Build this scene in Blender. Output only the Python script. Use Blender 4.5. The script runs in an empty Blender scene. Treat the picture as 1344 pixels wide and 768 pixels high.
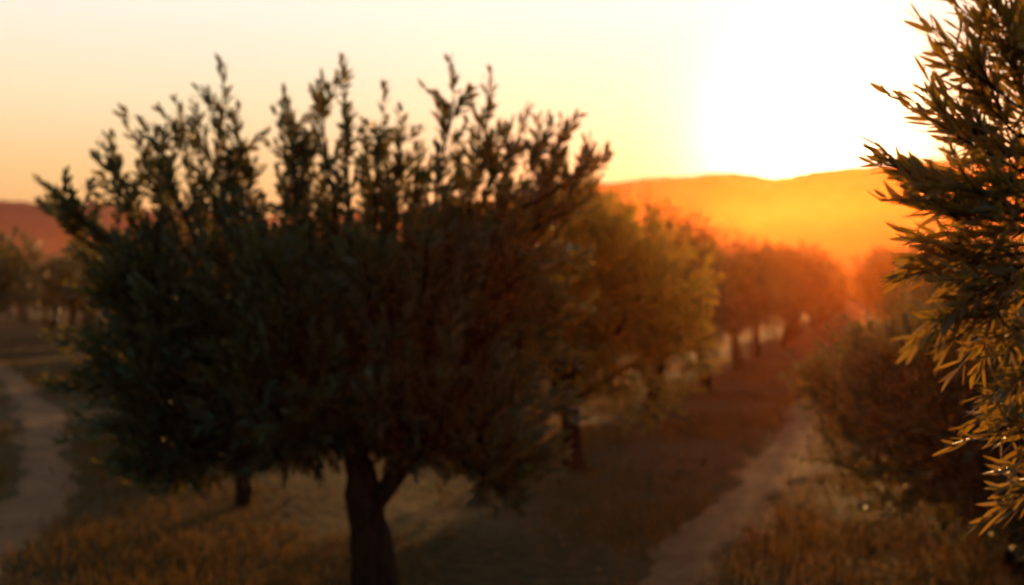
import bpy, math, numpy as np
from mathutils import Vector
rng=np.random.default_rng(7)
sc=bpy.context.scene
sc.view_settings.view_transform='Standard'; sc.view_settings.look='None'; sc.view_settings.exposure=0
AZ=math.radians(14.8); EL=math.radians(7.1)
S=Vector((math.sin(AZ)*math.cos(EL),math.cos(AZ)*math.cos(EL),math.sin(EL)))

# ---------- helpers
def norm(a): return a/np.maximum(np.linalg.norm(a,axis=-1,keepdims=True),1e-9)
class MB:
    def __init__(s): s.v=[];s.f=[];s.n=0
    def add(s,v,f,mat=0):
        v=np.asarray(v,float).reshape(-1,3); f=np.asarray(f,int)
        s.v.append(v); s.f.append((f+s.n,mat)); s.n+=len(v)
    def arrays(s): return np.concatenate(s.v), s.f
    def mesh(s,name,mats,smooth=()):
        v=np.concatenate(s.v); me=bpy.data.meshes.new(name)
        me.vertices.add(len(v)); me.vertices.foreach_set('co',v.astype(np.float32).ravel())
        loops=np.concatenate([f.ravel() for f,m in s.f]); tot=np.concatenate([np.full(len(f),f.shape[1]) for f,m in s.f])
        mi=np.concatenate([np.full(len(f),m) for f,m in s.f])
        st=np.concatenate([[0],np.cumsum(tot)[:-1]])
        me.loops.add(len(loops)); me.loops.foreach_set('vertex_index',loops.astype(np.int32))
        me.polygons.add(len(tot)); me.polygons.foreach_set('loop_start',st.astype(np.int32))
        me.polygons.foreach_set('loop_total',tot.astype(np.int32))
        me.polygons.foreach_set('material_index',mi.astype(np.int32))
        me.polygons.foreach_set('use_smooth',np.isin(mi,list(smooth)))
        me.update(calc_edges=True); me.validate()
        for m in mats: me.materials.append(m)
        return me
def obj(name,me,loc=(0,0,0),rz=0,sc_=1):
    o=bpy.data.objects.new(name,me); o.location=loc; o.rotation_euler=(0,0,rz)
    o.scale=(sc_,)*3 if not hasattr(sc_,'__len__') else sc_
    sc.collection.objects.link(o); return o
def vnoise(x,y,seed=0):
    x=np.asarray(x,float);y=np.asarray(y,float)
    xi=np.floor(x).astype(int); yi=np.floor(y).astype(int); fx=x-xi; fy=y-yi
    def h(a,b):
        n=np.sin(a*127.1+b*311.7+seed*74.7)*43758.5453; return n-np.floor(n)
    fx=fx*fx*(3-2*fx); fy=fy*fy*(3-2*fy)
    return (h(xi,yi)*(1-fx)+h(xi+1,yi)*fx)*(1-fy)+(h(xi,yi+1)*(1-fx)+h(xi+1,yi+1)*fx)*fy
def fbm(x,y,seed=0,o=4):
    r=0;a=.5
    for i in range(o): r=r+a*vnoise(x*2**i,y*2**i,seed+i); a*=.5
    return r
def gh(x,y):
    x=np.asarray(x,float);y=np.asarray(y,float)
    near=np.exp(-((x**2+y**2)/90.**2))
    return (fbm(x*.25,y*.25,3)-.47)*.22*near+(fbm(x*1.5,y*1.5,9,2)-.37)*.05*near
def tube(mb,pts,rad,seg=8,mat=0,rough=.12):
    pts=np.asarray(pts,float); n=len(pts)
    tan=norm(np.gradient(pts,axis=0)); ref=np.array([.31,.95,.05])
    a=norm(np.cross(tan,ref)); b=np.cross(tan,a)
    th=np.linspace(0,2*np.pi,seg,endpoint=False)
    r=np.asarray(rad)[:,None]*(1+rough*rng.normal(size=(n,seg))*.6)
    v=pts[:,None,:]+r[...,None]*(np.cos(th)[None,:,None]*a[:,None,:]+np.sin(th)[None,:,None]*b[:,None,:])
    i=np.arange(n-1)[:,None]*seg; j=np.arange(seg)[None,:]; k=(j+1)%seg
    f=np.stack([i+j,i+k,i+seg+k,i+seg+j],-1).reshape(-1,4)
    mb.add(v,f,mat)
def bez(p0,p1,p2,n):
    t=np.linspace(0,1,n)[:,None]; p0,p1,p2=map(np.asarray,(p0,p1,p2))
    return (1-t)**2*p0+2*t*(1-t)*p1+t*t*p2
def wob(p,a):
    q=p.copy(); q[1:-1]+=rng.normal(size=q[1:-1].shape)*a; return q
def perp(d):
    r=rng.normal(size=d.shape); return norm(np.cross(d,r))
def leafset(mb,P,D,L,W,mat=1,detail=1):
    D=norm(D); s=perp(D); nrm=np.cross(s,D); N=len(P)
    L=L[:,None];W=W[:,None]
    if detail==0:
        v=np.stack([P,P+D*L*.45+s*W*.5,P+D*L,P+D*L*.45-s*W*.5],1); mb.add(v,np.arange(4*N).reshape(N,4),mat)
    elif detail==1:
        c=nrm*L*.06
        v=np.stack([P,P+D*L*.3+s*W*.45+c,P+D*L*.68+s*W*.42+c,P+D*L,P+D*L*.68-s*W*.42+c,P+D*L*.3-s*W*.45+c],1)
        mb.add(v,np.arange(6*N).reshape(N,6),mat)
    else:
        ts=[0,.1,.3,.5,.7,.88,1.]; ws=[.06,.24,.46,.5,.44,.26,.03]
        bend=rng.normal(size=(N,1))*.13+.05; side=rng.normal(size=(N,1))*.08
        rows=[]
        for t,w in zip(ts,ws):
            c=P+D*L*t+nrm*L*bend*t*t*1.2+s*L*side*t*t
            rows+= [c-s*W*w+nrm*W*w*.35, c, c+s*W*w+nrm*W*w*.35]
        v=np.stack(rows,1); f=[]
        for i in range(6):
            a=i*3; f+=[[a,a+1,a+4,a+3],[a+1,a+2,a+5,a+4]]
        f=np.array(f)[None]+ (np.arange(N)*21)[:,None,None]
        mb.add(v,f.reshape(-1,4),mat)
def twigs(mb,O,D,TL,nl,ll,lw,detail=1,stem=.004,droop=0.,open_=1.):
    D=norm(D); M=len(O); TL=TL[:,None]
    s=perp(D); u=np.cross(D,s); bendv=s*rng.normal(size=(M,1))*.18+np.array([0,0,.15-droop])
    def pt(t): return O+D*TL*t+bendv*TL*t*t
    def tg(t): return norm(D+2*bendv*t)
    for i in range(nl):
        t=(i//2*2+1.2)/nl; t=min(t,1)
        ph=(i%2)*np.pi+(i//2)*1.9+rng.normal(size=(M,1))*.35
        al=(math.radians(52)*(1-.55*t)*open_)+rng.normal(size=(M,1))*.16
        T=tg(t); pr=s*np.cos(ph)+u*np.sin(ph)
        d=T*np.cos(al)+pr*np.sin(al)
        k=(1-.35*abs(t-.45)*1.4)
        leafset(mb,pt(t)+rng.normal(size=(M,3))*.003,d,ll*k*rng.uniform(.7,1.2,M),lw*rng.uniform(.75,1.2,M),1,detail)
    if stem>0:
        rows=[]
        for t in (0,.33,.66,1.):
            c=pt(t); r=stem*(1-.75*t)
            rows+=[c+s*r,c-s*r*.5+u*r*.87,c-s*r*.5-u*r*.87]
        v=np.stack(rows,1); f=[]
        for a in (0,3,6):
            for j in range(3):
                k=(j+1)%3; f.append([a+j,a+k,a+3+k,a+3+j])
        f=np.array(f)[None]+(np.arange(M)*12)[:,None,None]
        mb.add(v,f.reshape(-1,4),0)
def blobpts(b,n,shell=.55):
    d=norm(rng.normal(size=(n,3))); r=rng.uniform(shell**3,1,n)[:,None]**(1/3)
    p=np.array(b[:3])+d*r*np.array(b[3:]); return p,d

# ---------- materials
def newmat(n):
    m=bpy.data.materials.new(n); m.use_nodes=True; nt=m.node_tree; nt.nodes.clear(); return m,nt
def N(nt,t,**k):
    n=nt.nodes.new(t)
    for a,b in k.items(): setattr(n,a,b)
    return n
def ramp(nt,stops):
    r=N(nt,'ShaderNodeValToRGB'); e=r.color_ramp.elements
    e[0].position=stops[0][0]; e[0].color=(*stops[0][1],1)
    e[1].position=stops[-1][0]; e[1].color=(*stops[-1][1],1)
    for p,c in stops[1:-1]:
        x=e.new(p); x.color=(*c,1)
    return r
def leafmat(name,cols,trans,tf,rough=.45,spec=.35):
    m,nt=newmat(name); out=N(nt,'ShaderNodeOutputMaterial'); g=N(nt,'ShaderNodeNewGeometry')
    r=ramp(nt,cols); tc=N(nt,'ShaderNodeTexCoord'); no=N(nt,'ShaderNodeTexNoise'); no.inputs['Scale'].default_value=2.6
    nt.links.new(tc.outputs['Object'],no.inputs['Vector'])
    ad=N(nt,'ShaderNodeMath',operation='MULTIPLY_ADD'); ad.inputs[1].default_value=.45
    nt.links.new(g.outputs['Random Per Island'],ad.inputs[0]); 
    m2=N(nt,'ShaderNodeMapRange'); m2.inputs[1].default_value=.35; m2.inputs[2].default_value=.65; m2.inputs[3].default_value=0; m2.inputs[4].default_value=.55
    nt.links.new(no.outputs['Fac'],m2.inputs[0]); nt.links.new(m2.outputs[0],ad.inputs[2]); nt.links.new(ad.outputs[0],r.inputs[0])
    p=N(nt,'ShaderNodeBsdfPrincipled'); p.inputs['Roughness'].default_value=rough; p.inputs['Specular IOR Level'].default_value=spec
    t=N(nt,'ShaderNodeBsdfTranslucent'); t.inputs['Color'].default_value=(*trans,1)
    mx=N(nt,'ShaderNodeMixShader'); mx.inputs[0].default_value=tf
    nt.links.new(r.outputs[0],p.inputs['Base Color']); nt.links.new(p.outputs[0],mx.inputs[1]); nt.links.new(t.outputs[0],mx.inputs[2])
    nt.links.new(mx.outputs[0],out.inputs[0]); return m
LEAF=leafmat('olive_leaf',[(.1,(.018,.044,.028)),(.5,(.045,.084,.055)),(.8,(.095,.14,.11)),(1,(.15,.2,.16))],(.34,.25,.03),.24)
LEAFY=leafmat('olive_leaf_painted_sun',[(.1,(.03,.05,.02)),(.5,(.06,.09,.04)),(.8,(.1,.13,.07)),(1,(.14,.17,.1))],(.7,.48,.06),.46)  # paler, yellower leaf copy for the second tree; sunlight put into its colour
LEAFN=leafmat('olive_leaf_near',[(.1,(.025,.055,.028)),(.6,(.05,.085,.045)),(1,(.11,.15,.10))],(.66,.36,.025),.33,.36,.5)
GRASS=leafmat('dry_grass_blades',[(.1,(.045,.04,.014)),(.5,(.11,.07,.025)),(1,(.18,.11,.035))],(.30,.15,.03),.33,.7,.1)
m,nt=newmat('olive_bark'); BARK=m
out=N(nt,'ShaderNodeOutputMaterial'); p=N(nt,'ShaderNodeBsdfPrincipled'); p.inputs['Roughness'].default_value=.9; p.inputs['Specular IOR Level'].default_value=.12
tc=N(nt,'ShaderNodeTexCoord'); mp=N(nt,'ShaderNodeMapping'); mp.inputs['Scale'].default_value=(9,9,2.2)
no=N(nt,'ShaderNodeTexNoise'); no.inputs['Scale'].default_value=3; no.inputs['Detail'].default_value=8
r=ramp(nt,[(.3,(.010,.007,.006)),(.7,(.045,.03,.022))]); bp=N(nt,'ShaderNodeBump'); bp.inputs['Distance'].default_value=.03
nt.links.new(tc.outputs['Object'],mp.inputs[0]); nt.links.new(mp.outputs[0],no.inputs[0]); nt.links.new(no.outputs[0],r.inputs[0])
nt.links.new(r.outputs[0],p.inputs['Base Color']); nt.links.new(no.outputs[0],bp.inputs['Height']); nt.links.new(bp.outputs[0],p.inputs['Normal']); nt.links.new(p.outputs[0],out.inputs[0])
def soil(name,st,s1,s2,bump):
    m,nt=newmat(name); out=N(nt,'ShaderNodeOutputMaterial'); p=N(nt,'ShaderNodeBsdfPrincipled'); p.inputs['Roughness'].default_value=.95; p.inputs['Specular IOR Level'].default_value=.1
    tc=N(nt,'ShaderNodeTexCoord'); a=N(nt,'ShaderNodeTexNoise'); a.inputs['Scale'].default_value=s1; a.inputs['Detail'].default_value=6
    b=N(nt,'ShaderNodeTexNoise'); b.inputs['Scale'].default_value=s2; b.inputs['Detail'].default_value=8
    ad=N(nt,'ShaderNodeMix'); ad.inputs[0].default_value=.4
    for x in (a,b): nt.links.new(tc.outputs['Object'],x.inputs['Vector'])
    nt.links.new(a.outputs['Fac'],ad.inputs[2]); nt.links.new(b.outputs['Fac'],ad.inputs[3])
    r=ramp(nt,st); nt.links.new(ad.outputs[0],r.inputs[0]); nt.links.new(r.outputs[0],p.inputs['Base Color'])
    bp=N(nt,'ShaderNodeBump'); bp.inputs['Distance'].default_value=bump; nt.links.new(b.outputs['Fac'],bp.inputs['Height']); nt.links.new(bp.outputs[0],p.inputs['Normal'])
    nt.links.new(p.outputs[0],out.inputs[0]); return m
GROUND=soil('dry_orchard_soil',[(.35,(.028,.024,.008)),(.46,(.065,.040,.015)),(.54,(.08,.052,.018)),(.62,(.12,.063,.026)),(.7,(.14,.075,.033))],.6,7,.06)
PATH=soil('sandy_path',[(.35,(.16,.075,.038)),(.5,(.23,.115,.058)),(.65,(.29,.15,.077))],1.2,14,.03)
HILL=soil('scrub_hillside',[(.4,(.05,.038,.045)),(.6,(.09,.068,.08))],.02,.12,1.)

# ---------- ground
u=np.linspace(-1,1,221); gx=np.sinh(u*7.2)/np.sinh(7.2)*3500; gy=np.sinh(u*7.2)/np.sinh(7.2)*3500+10
X,Y=np.meshgrid(gx,gy); Z=gh(X,Y); n=221
mb=MB(); i=np.arange(n-1)[:,None]*n; j=np.arange(n-1)[None,:]
mb.add(np.stack([X,Y,Z],-1),np.stack([i+j,i+j+1,i+n+j+1,i+n+j],-1).reshape(-1,4))
ground=obj('ground',mb.mesh('ground',[GROUND],(0,)))
def path(name,ctr,width):
    c=np.asarray(ctr,float); d=norm(np.gradient(c,axis=0)); nn=np.stack([d[:,1],-d[:,0]],1); K=9; m=len(c); mb=MB()
    jl=(fbm(c[:,1]*1.3,c[:,0],21)-.47)*.8; jr=(fbm(c[:,1]*1.3,c[:,0]+9,22)-.47)*.8
    rows=[]
    for k in range(K):
        t=k/(K-1)*2-1; off=t*width/2+(jl if t<0 else jr)*abs(t)
        q=c+nn*np.asarray(off)[:,None]; edge=-.05 if abs(t)==1 else .0
        rows.append(np.stack([q[:,0],q[:,1],gh(q[:,0],q[:,1])+.035+edge-.012*(1-t*t)],1))
    v=np.stack(rows,1); i=np.arange(m-1)[:,None]*K; j=np.arange(K-1)[None,:]
    mb.add(v,np.stack([i+j,i+j+1,i+K+j+1,i+K+j],-1).reshape(-1,4)); obj(name,mb.mesh(name,[PATH],(0,)))
ty=np.concatenate([np.arange(-4,40,.15),np.arange(40,140,1.)])
pr=np.stack([1.25+.345*(ty-8.2)-.0002*(ty-8)**2+.1*np.sin(ty*.5),ty],1)
path('dirt_path',pr,.7)
kp=np.array([[-4.3,2.],[-4.15,5.],[-4.1,7.5],[-4.25,9.3],[-4.65,10.9],[-5.2,12.6],[-5.95,14.5],[-7.0,17],[-8.6,20.5],[-12.4,28],[-20,42],[-38,70]])
tt=np.linspace(0,len(kp)-1,480); pl=np.stack([np.interp(tt,range(len(kp)),kp[:,0]),np.interp(tt,range(len(kp)),kp[:,1])],1)
ker=np.hanning(61); ker/=ker.sum(); pad=np.pad(pl,((30,30),(0,0)),'edge'); pl=np.stack([np.convolve(pad[:,i_],ker,'valid') for i_ in (0,1)],1)
path('dirt_path',pl,.72)

# ---------- hills
def ridge(az):
    px=np.degrees(az)
    e=np.interp(px,[-60,-35,-24,-20,-12,-5,0,3,7,10,13,17,22,28,40,60],[.05,.06,.076,.074,.066,.072,.084,.092,.101,.104,.1,.105,.108,.1,.08,.05])
    return e
mb=MB(); na,nr=361,26; az=np.radians(np.linspace(-62,62,na)); rr=np.linspace(0,1,nr)
A,R=np.meshgrid(az,rr); D=520+R*480
prof=np.sin(np.clip(R/.72,0,1)*np.pi/2)**1.5*np.where(R>.72,np.cos((R-.72)/.28*np.pi/2.4),1)
H=ridge(A)*(520+.72*480)*prof*(1+.0*A)+(fbm(A*26,R*5,40,5)-.47)*8*prof+(vnoise(A*400,R*40,5))*1.8*prof-1
mb.add(np.stack([np.sin(A)*D,np.cos(A)*D,H],-1),(lambda i,j:np.stack([i+j,i+j+1,i+na+j+1,i+na+j],-1).reshape(-1,4))(np.arange(nr-1)[:,None]*na,np.arange(na-1)[None,:]))
obj('hills',mb.mesh('hills',[HILL],(0,)))

# ---------- main tree
mb=MB()
tube(mb,wob(bez((.03,0,-.1),(.0,0,.4),(-.06,0,.76),10),.006),np.linspace(.16,.125,10)*np.array([1.35,1.12,1,1,1,1,1,1,1.05,1.1]),14,0,.14)
L1=wob(bez((-.06,0,.7),(-.1,.02,1.1),(-.35,0,1.9),10),.01); tube(mb,L1,np.linspace(.12,.05,10),10)
L2=wob(bez((-.03,0,.68),(.16,-.05,.88),(.42,-.05,1.3),8),.01); tube(mb,L2,np.linspace(.075,.05,8),10)
core=[(-1.15,2.05,.64,.5),(-.46,2.12,.7,.5),(.36,2.12,.68,.5),(.8,2.2,.46,.46),(-1.5,1.6,.36,.45),(-1.2,1.45,.56,.5),
 (-.46,1.6,.72,.58),(.36,1.65,.7,.56),(.9,1.85,.34,.46),(.85,1.08,.32,.32),(-1.36,1.06,.3,.26),(-1.6,2.25,.26,.26),(.3,1.2,.4,.28),(-.6,1.2,.56,.28)]
cz=np.array([-.3,0,1.4])
for b in core:
    rx=b[2]; ry=max(.42,rx*1.05); n=int(280*b[2]*b[3]/.45*1.15)+45
    P,d=blobpts((b[0],rng.normal()*.12,b[1],rx,ry,b[3]),n,.4)
    dd=d+np.array([0,0,.7])+norm(P-cz)*.5+rng.normal(size=P.shape)*.22
    twigs(mb,P-norm(dd)*.14,dd,rng.uniform(.2,.34,n),13,.115,.028,1,.004,open_=.85)
    st=L1[-2] if b[0]<0 else L2[-1]
    tgt=np.array([b[0],0,b[1]]); tube(mb,wob(bez(st,(st+tgt)/2+np.array([0,0,-.1]),tgt,7),.02),np.linspace(.045,.012,7),6)
    for _ in range(6):
        e=blobpts((b[0],0,b[1],rx,ry,b[3]),1,.8)[0][0]; tube(mb,wob(bez(tgt*.6+st*.4,tgt,e,6),.02),np.linspace(.02,.004,6),5)
def shoot(base,tip,m_,spread):
    bz=wob(bez(base,(base+tip)/2+np.array([tip[0]*.05+rng.normal()*.06,0,0]),tip,9),.012); tube(mb,bz,np.linspace(.018,.005,9),5)
    tt=rng.uniform(.2,.98,m_); O=np.stack([np.interp(tt*8,range(9),bz[:,k]) for k in range(3)],1)
    dd=norm(tip-base)*.9+rng.normal(size=(m_,3))*np.array([spread,.5,.25])+np.array([0,0,.3])
    twigs(mb,O,dd,rng.uniform(.15,.26,m_),12,.112,.029,1,.004,open_=.85)
    twigs(mb,np.array([tip]),np.array([tip-base])+rng.normal(size=(1,3))*.06,np.array([.19]),12,.11,.027,1,.004,open_=.75)
tips=[(-1.74,3.14),(-1.6,3.32),(-1.36,3.46),(-1.06,3.7),(-1.2,3.42),(-.92,3.36),(-.62,3.48),(-.42,3.62),(-.2,3.64),(.05,3.52),(.18,3.32),(.57,3.54),(.77,3.58),(.98,3.36),(1.13,3.28),(1.28,3.34),(1.46,3.12),(-2.08,2.78),(-1.92,2.86),(1.32,2.98),(-1.55,3.1),(-.55,3.25),(-.1,3.3),(.85,3.25),(.66,3.22),(-1.15,3.2),(-.32,3.38),(.3,3.05),(-1.0,3.1),(.05,3.15),(1.05,3.08),(-.42,3.2),(-1.3,3.2),(-1.72,2.95),(1.2,3.1),(-.6,3.0)]
for x,z in tips:
    y=rng.normal()*.28; shoot(np.array([x*.72-.05,y*.5,min(2.3,z-.5)]),np.array([x,y,z-.17]),13,.6)
# outward sprays on the flanks and the skirt of the crown
for x,z in [(-2.12,2.4),(-2.02,2.1),(-2.05,1.8),(-1.98,1.5),(-1.9,1.2),(-1.7,.95),(-1.35,.85),(1.42,2.7),(1.36,2.35),(1.34,2.0),(1.3,1.65),(1.28,1.3),(1.15,.95),(.9,.82),(.6,.95),(-.95,.92),(1.45,2.9),(-2.0,2.55)]:
    y=rng.normal()*.25; shoot(np.array([x*.68,y*.5,z*.8+.35]),np.array([x*.97,y,z]),7,.4)
for q in range(26):
    a=rng.uniform(-1,1); x=-.3+a*1.3; z=rng.uniform(1.3,2.5); y=-rng.uniform(.62,.82)*math.sqrt(max(0,1-a*a*.8))
    shoot(np.array([x*.8,y*.5,z-.25]),np.array([x,y,z+.15]),7,.5)
MY=7.7; MX=-.94
obj('olive_tree',mb.mesh('olive_tree',[BARK,LEAF],(0,)),(MX,MY,float(gh(MX,MY))))

# ---------- generic trees
def generic(name,H,Rr,trunk_h,nt_,nl,ll,lw,det,leaf=LEAF):
    mb=MB(); lean=rng.normal(size=2)*.12
    tp=np.array([lean[0],lean[1],trunk_h]); tube(mb,wob(bez((0,0,-.15),(lean[0]*.2,0,trunk_h*.5),tp,8),.012),np.linspace(.15,.1,8),10)
    bl=[]; k=9
    for q in range(k):
        a=q/k*2*np.pi+rng.normal()*.3; ra=Rr*rng.uniform(.35,.62); z=trunk_h+(H-trunk_h)*rng.uniform(.18,.66)
        bl.append((math.cos(a)*ra,math.sin(a)*ra,z,Rr*rng.uniform(.38,.52),Rr*rng.uniform(.38,.52),(H-trunk_h)*rng.uniform(.2,.32)))
    bl.append((0,0,H-(H-trunk_h)*.38,Rr*.55,Rr*.55,(H-trunk_h)*.32)); bl.append((0,0,trunk_h+(H-trunk_h)*.35,Rr*.6,Rr*.6,(H-trunk_h)*.33))
    for b in bl:
        c=np.array(b[:3]); tube(mb,wob(bez(tp*.95,(tp+c)/2+np.array([0,0,-.08]),c,7),.025),np.linspace(.07,.015,7),6)
        P,d=blobpts(b,nt_,.3); dd=d+np.array([0,0,.5])+rng.normal(size=P.shape)*.3
        twigs(mb,P,dd,rng.uniform(.22,.42,nt_),nl,ll,lw,det,.004 if det else 0)
        m_=6; O,d=blobpts((b[0],b[1],b[2],b[3]*.9,b[4]*.9,b[5]),m_,.95); d[:,2]=abs(d[:,2])+.5
        twigs(mb,O,d,rng.uniform(.3,.55,m_),nl+4,ll,lw,det,.004 if det else 0)
    return mb.mesh(name,[BARK,leaf],(0,)), mb
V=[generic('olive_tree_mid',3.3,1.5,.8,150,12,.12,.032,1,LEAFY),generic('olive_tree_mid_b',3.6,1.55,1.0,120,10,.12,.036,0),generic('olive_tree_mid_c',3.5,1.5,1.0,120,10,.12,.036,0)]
def place(vi,x,y,s=1,rz=None):
    obj('olive_tree',V[vi][0],(x,y,float(gh(x,y))),rng.uniform(0,6.28) if rz is None else rz,s)
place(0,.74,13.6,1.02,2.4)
rowx=lambda y,off:-.94+.315*(y-7.7)+off
for k,y in enumerate([18.5,24.3,30.4,36.5,42.5]): place(1+k%2,rowx(y,-.05+rng.normal()*.1),y,rng.uniform(1.,1.08))
place(2,-2.64,11.2,.62)
for y in (18.,24.5,31,37): place(int(rng.integers(1,3)),rowx(y,-5.6+rng.normal()*.2),y,rng.uniform(.75,.85))
LV=generic('olive_tree_low',2.15,1.5,.4,330,12,.1,.027,1)
obj('olive_tree',LV[0],(3.85,8.6,float(gh(3.85,8.6))),.6,(1,1,.9))
for y in (15.,21,27,33,39): place(int(rng.integers(1,3)),rowx(y,5.0+rng.normal()*.15),y,rng.uniform(.7,.85))
FV=[generic('f',3.7,1.7,1.1,34,7,.24,.09,0)[1] for _ in range(3)]
far=MB()
def addfar(x,y,s):
    v,fs=FV[int(rng.integers(0,3))].arrays(); a=rng.uniform(0,6.28); c,s_=math.cos(a),math.sin(a)
    w=np.stack([v[:,0]*c-v[:,1]*s_,v[:,0]*s_+v[:,1]*c,v[:,2]],1)*s+np.array([x,y,float(gh(x,y))])
    base=far.n; far.v.append(w); far.n+=len(w)
    for f,m_ in fs: far.f.append((f+base,m_))
for y in np.arange(48.5,150,6.): 
    for off in (-.1,4.8,10.5): addfar(rowx(y,off)+rng.normal()*.2,y,rng.uniform(1.,1.15))
for y in np.arange(38,105,7.):
    for off in np.arange(-8,-75,-6):
        x=rowx(y,off)+rng.normal()*.3
        if x/y>-.6: addfar(x,y,rng.uniform(1.05,1.3))
far_me=far.mesh('distant_olive_trees',[BARK,LEAF],(0,)); obj('distant_olive_trees',far_me)

# ---------- foreground branches of the tree beside the camera
mb=MB()
TB=np.array([1.75,2.3,0.]); 
tube(mb,wob(bez(TB+[0,0,-.1],TB+[.05,0,.7],TB+[-.05,0,1.35],10),.008),np.linspace(.17,.11,10),12)
fork=TB+np.array([-.05,0,1.3])
limbs=[bez(fork,(1.35,2.1,1.75),(.98,1.85,2.12),10),bez(fork,(1.5,2.,2.1),(1.0,1.8,2.4),10),bez(fork,(1.4,2.0,1.55),(.93,1.8,1.8),10),bez(fork,(1.9,2.3,2.),(1.8,2.3,2.6),10)]
for l in limbs: tube(mb,wob(l,.008),np.linspace(.06,.012,10),8)
tw=[((.83,2.43),(.648,2.57)),((.80,2.382),(.618,2.512)),((.82,2.5),(.715,2.62)),((.83,2.41),(.75,2.56)),((.79,2.29),(.58,2.41)),((.77,2.25),(.552,2.31)),
((.80,2.32),(.64,2.41)),((.81,2.35),(.69,2.47)),((.80,2.21),(.558,2.215)),((.83,2.165),(.60,2.13)),((.83,2.14),(.585,2.065)),((.84,2.1),(.655,2.02)),
((.85,2.08),(.74,2.01)),((.85,2.0),(.765,1.965)),((.86,1.95),(.77,1.915)),((.86,1.88),(.77,1.88)),((.87,1.83),(.80,1.79)),((.84,2.28),(.66,2.27)),((.85,2.24),(.65,2.17)),((.84,2.37),(.72,2.38)),((.86,2.3),(.74,2.33)),((.86,2.2),(.7,2.2)),((.86,2.16),(.7,2.12)),((.85,2.05),(.79,2.06)),((.85,2.45),(.8,2.55)),
((.85,2.42),(.7,2.5)),((.84,2.26),(.62,2.24)),((.84,2.2),(.6,2.17)),((.85,2.32),(.62,2.36)),((.85,2.15),(.64,2.08)),((.86,2.26),(.7,2.29)),((.84,2.23),(.56,2.26)),((.84,2.18),(.57,2.15)),((.85,2.13),(.6,2.05))]
for (bx,bz_),(tx,tz) in tw:
    y0=1.8+rng.normal()*.05; y1=y0+rng.normal()*.07
    b=np.array([bx,y0,bz_]); t=np.array([tx*y1/1.8,y1,2.1+(tz-2.1)*y1/1.8]); d=t-b; Lg=np.linalg.norm(d)
    ends=[l[-1] for l in limbs[:3]]; e=min(ends,key=lambda q:np.linalg.norm(q-b))
    tube(mb,wob(bez(e,(e+b)/2+np.array([0,0,-.01]),b,5),.003),np.linspace(.006,.0035,5),5)
    dr=.25 if bz_<2.2 else .0
    nl=int(Lg/.0085/2)*2
    twigs(mb,b[None],d[None]*.94,np.array([Lg*.88]),nl,.058,.008,2,.0028,droop=dr,open_=.85)
    m_=4; q=rng.uniform(0,.5,m_)[:,None]; O=b+d*q; dd=norm(d)[None]+rng.normal(size=(m_,3))*.45+np.array([0,0,.45 if bz_>2.2 else -.1])
    twigs(mb,O,dd,rng.uniform(.07,.12,m_),12,.054,.0078,2,.002,droop=dr,open_=.85)
for b in [(1.6,2.0,2.5,.35,.45,.4),(1.9,2.6,2.8,.4,.4,.4),(2.1,2.0,2.2,.4,.5,.5),(1.55,1.5,2.1,.3,.4,.3)]:
    P,d=blobpts(b,120,.3); twigs(mb,P,d+np.array([0,0,.3]),rng.uniform(.15,.25,120),12,.05,.01,1,.002)
obj('olive_tree',mb.mesh('olive_tree_near',[BARK,LEAFN],(0,)))

# ---------- grass
def grass(nb,xr,yr,seed,hmin,hmax,w):
    y=yr[0]+(yr[1]-yr[0])*rng.uniform(0,1,nb)**1.25; x=rng.uniform(xr[0],xr[1],nb)*y*.62
    k=fbm(x*.55,y*.55,seed,4)+.18*vnoise(x*3,y*3,5); keep=k>.5+rng.normal(size=nb)*.04
    px_=np.interp(y,pr[:,1],pr[:,0]); keep&=abs(x-px_)>.3+rng.normal(size=nb)*.08
    lx=np.interp(y,pl[:,1],pl[:,0]); keep&=abs(x-lx)>.38+rng.normal(size=nb)*.12
    x,y,k=x[keep],y[keep],k[keep]; n=len(x); h=rng.uniform(hmin,hmax,n)*(.5+1.6*np.clip(k-.45,0,.5)*2)
    a=rng.uniform(0,6.28,n); s=np.stack([np.cos(a),np.sin(a),0*a],1)*(w*np.sqrt(y/10))[:,None]
    P=np.stack([x,y,gh(x,y)-.01],1); ln=rng.normal(size=(n,3))*.35; ln[:,2]=1
    mid=P+norm(ln)*h[:,None]*.6; tip=mid+norm(ln+rng.normal(size=(n,3))*.4)*h[:,None]*.5
    v=np.stack([P-s,P+s,mid+s*.7,tip,mid-s*.7],1); return v,n
mb=MB()
for a in [(140000,(-1,1),(3.5,34),31,.04,.13,.005),(30000,(-1,1),(4,50),77,.08,.2,.005)]:
    v,n=grass(*a); mb.add(v,np.arange(5*n).reshape(n,5),0)
obj('dry_grass',mb.mesh('dry_grass',[GRASS]))
mb=MB()
base=np.array([[1,0,0],[0,1,0],[-1,0,0],[0,-1,0],[.1,.1,.8],[0,0,-.6]]); fc=np.array([[0,1,4],[1,2,4],[2,3,4],[3,0,4],[1,0,5],[2,1,5],[3,2,5],[0,3,5]])
for _ in range(700):
    y=rng.uniform(5,25); x=rng.uniform(-.6,.6)*y; s=rng.uniform(.01,.045)
    mb.add(base*s*rng.uniform(.6,1.3,(6,3))+np.array([x,y,float(gh(x,y))+.01]),fc)
obj('scattered_stones',mb.mesh('scattered_stones',[PATH]))

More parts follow.
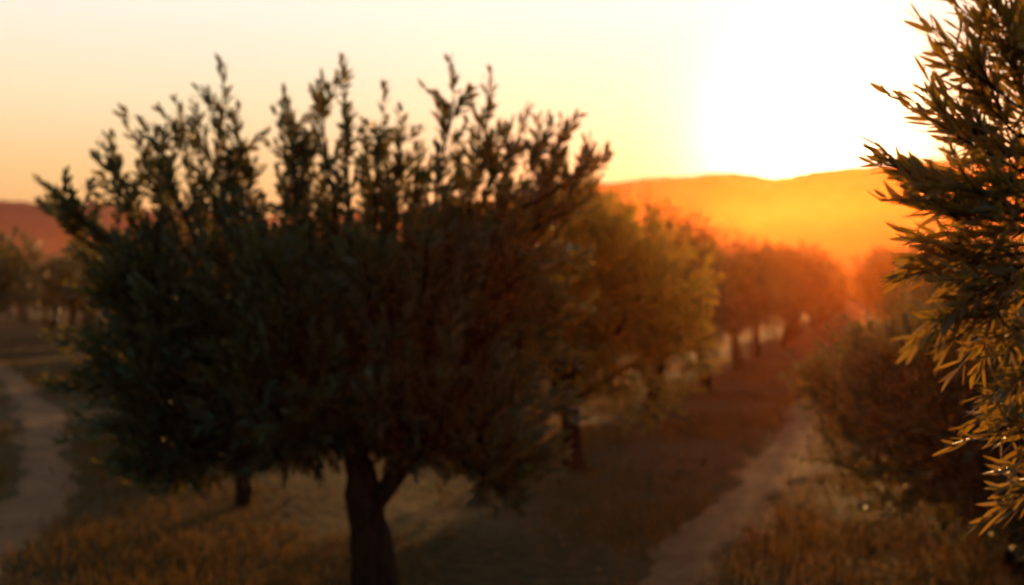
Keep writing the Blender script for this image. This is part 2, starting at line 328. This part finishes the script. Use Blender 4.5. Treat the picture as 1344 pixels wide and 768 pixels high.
# ---------- dusty evening air: a real scattering layer lying over the valley
m,nt=newmat('dusty_air'); out=N(nt,'ShaderNodeOutputMaterial'); vs=N(nt,'ShaderNodeVolumeScatter')
vs.inputs['Color'].default_value=(1,.27,.05,1); vs.inputs['Density'].default_value=.0009; vs.inputs['Anisotropy'].default_value=.82
nt.links.new(vs.outputs[0],out.inputs['Volume'])
mb=MB(); x0,x1,y0,y1,z0,z1=-900,900,-30,1300,-8,24
mb.add([(x0,y0,z0),(x1,y0,z0),(x1,y1,z0),(x0,y1,z0),(x0,y0,z1),(x1,y0,z1),(x1,y1,z1),(x0,y1,z1)],[(0,3,2,1),(4,5,6,7),(0,1,5,4),(1,2,6,5),(2,3,7,6),(3,0,4,7)])
obj('evening_haze',mb.mesh('evening_haze',[m]))

# ---------- world
w=bpy.data.worlds.new('World'); sc.world=w; w.use_nodes=True; nt=w.node_tree; nt.nodes.clear()
out=N(nt,'ShaderNodeOutputWorld'); tc=N(nt,'ShaderNodeTexCoord')
sky=N(nt,'ShaderNodeTexSky'); sky.sky_type='NISHITA'; sky.sun_disc=False; sky.sun_elevation=EL; sky.sun_rotation=AZ; sky.dust_density=3; sky.air_density=1.5
bgS=N(nt,'ShaderNodeBackground'); bgS.inputs[1].default_value=.005; nt.links.new(sky.outputs[0],bgS.inputs[0])
sep=N(nt,'ShaderNodeSeparateXYZ'); nt.links.new(tc.outputs['Generated'],sep.inputs[0])
rz=ramp(nt,[(0,(.9,.30,.09)),(.06,(1.0,.44,.15)),(.1,(1.0,.58,.25)),(.16,(1.0,.78,.48)),(.24,(1.0,.92,.77)),(.34,(.9,.86,.77)),(.6,(.2,.23,.25)),(1,(.08,.12,.16))]); nt.links.new(sep.outputs[2],rz.inputs[0])
def dot(v):
    d=N(nt,'ShaderNodeVectorMath',operation='DOT_PRODUCT'); d.inputs[1].default_value=v; nt.links.new(tc.outputs['Generated'],d.inputs[0]); return d.outputs['Value']
d=dot(tuple(S))
mr=N(nt,'ShaderNodeMapRange'); mr.interpolation_type='SMOOTHSTEP'; mr.inputs[1].default_value=-.1; mr.inputs[2].default_value=.75; mr.inputs[3].default_value=0; mr.inputs[4].default_value=1
nt.links.new(d,mr.inputs[0])
mx=N(nt,'ShaderNodeMix',data_type='RGBA'); mx.inputs[6].default_value=(.13,.19,.20,1); nt.links.new(mr.outputs[0],mx.inputs[0]); nt.links.new(rz.outputs[0],mx.inputs[7])
bgB=N(nt,'ShaderNodeBackground'); nt.links.new(mx.outputs[2],bgB.inputs[0]); bgB.inputs[1].default_value=1.
def glow(pw,col,st):
    c=N(nt,'ShaderNodeMath',operation='MAXIMUM'); c.inputs[1].default_value=0; nt.links.new(d,c.inputs[0])
    p=N(nt,'ShaderNodeMath',operation='POWER'); p.inputs[1].default_value=pw; nt.links.new(c.outputs[0],p.inputs[0])
    s=N(nt,'ShaderNodeMath',operation='MULTIPLY'); s.inputs[1].default_value=st; nt.links.new(p.outputs[0],s.inputs[0])
    b=N(nt,'ShaderNodeBackground'); b.inputs[0].default_value=(*col,1); nt.links.new(s.outputs[0],b.inputs[1]); return b
g1=glow(30,(1,.75,.5),.35); g2=glow(380,(1,.8,.52),4)
def add(a,b):
    x=N(nt,'ShaderNodeAddShader'); nt.links.new(a.outputs[0],x.inputs[0]); nt.links.new(b.outputs[0],x.inputs[1]); return x
nt.links.new(add(add(bgS,bgB),add(g1,g2)).outputs[0],out.inputs[0])

# ---------- sun
sl=bpy.data.lights.new('sun','SUN'); sl.energy=4.7; sl.angle=math.radians(.5); sl.color=(1,.44,.12)
so=bpy.data.objects.new('sun',sl); sc.collection.objects.link(so); so.rotation_euler=S.to_track_quat('Z','Y').to_euler(); so.location=(20,60,30)

# ---------- camera
cd=bpy.data.cameras.new('camera'); cam=bpy.data.objects.new('camera',cd); sc.collection.objects.link(cam); sc.camera=cam
cam.location=(0,0,2.1); cam.rotation_euler=(math.radians(90),0,0); cd.lens=40; cd.sensor_width=36; cd.clip_end=9000; cd.clip_start=.05
cd.dof.use_dof=True; cd.dof.focus_distance=2.4; cd.dof.aperture_fstop=2.2
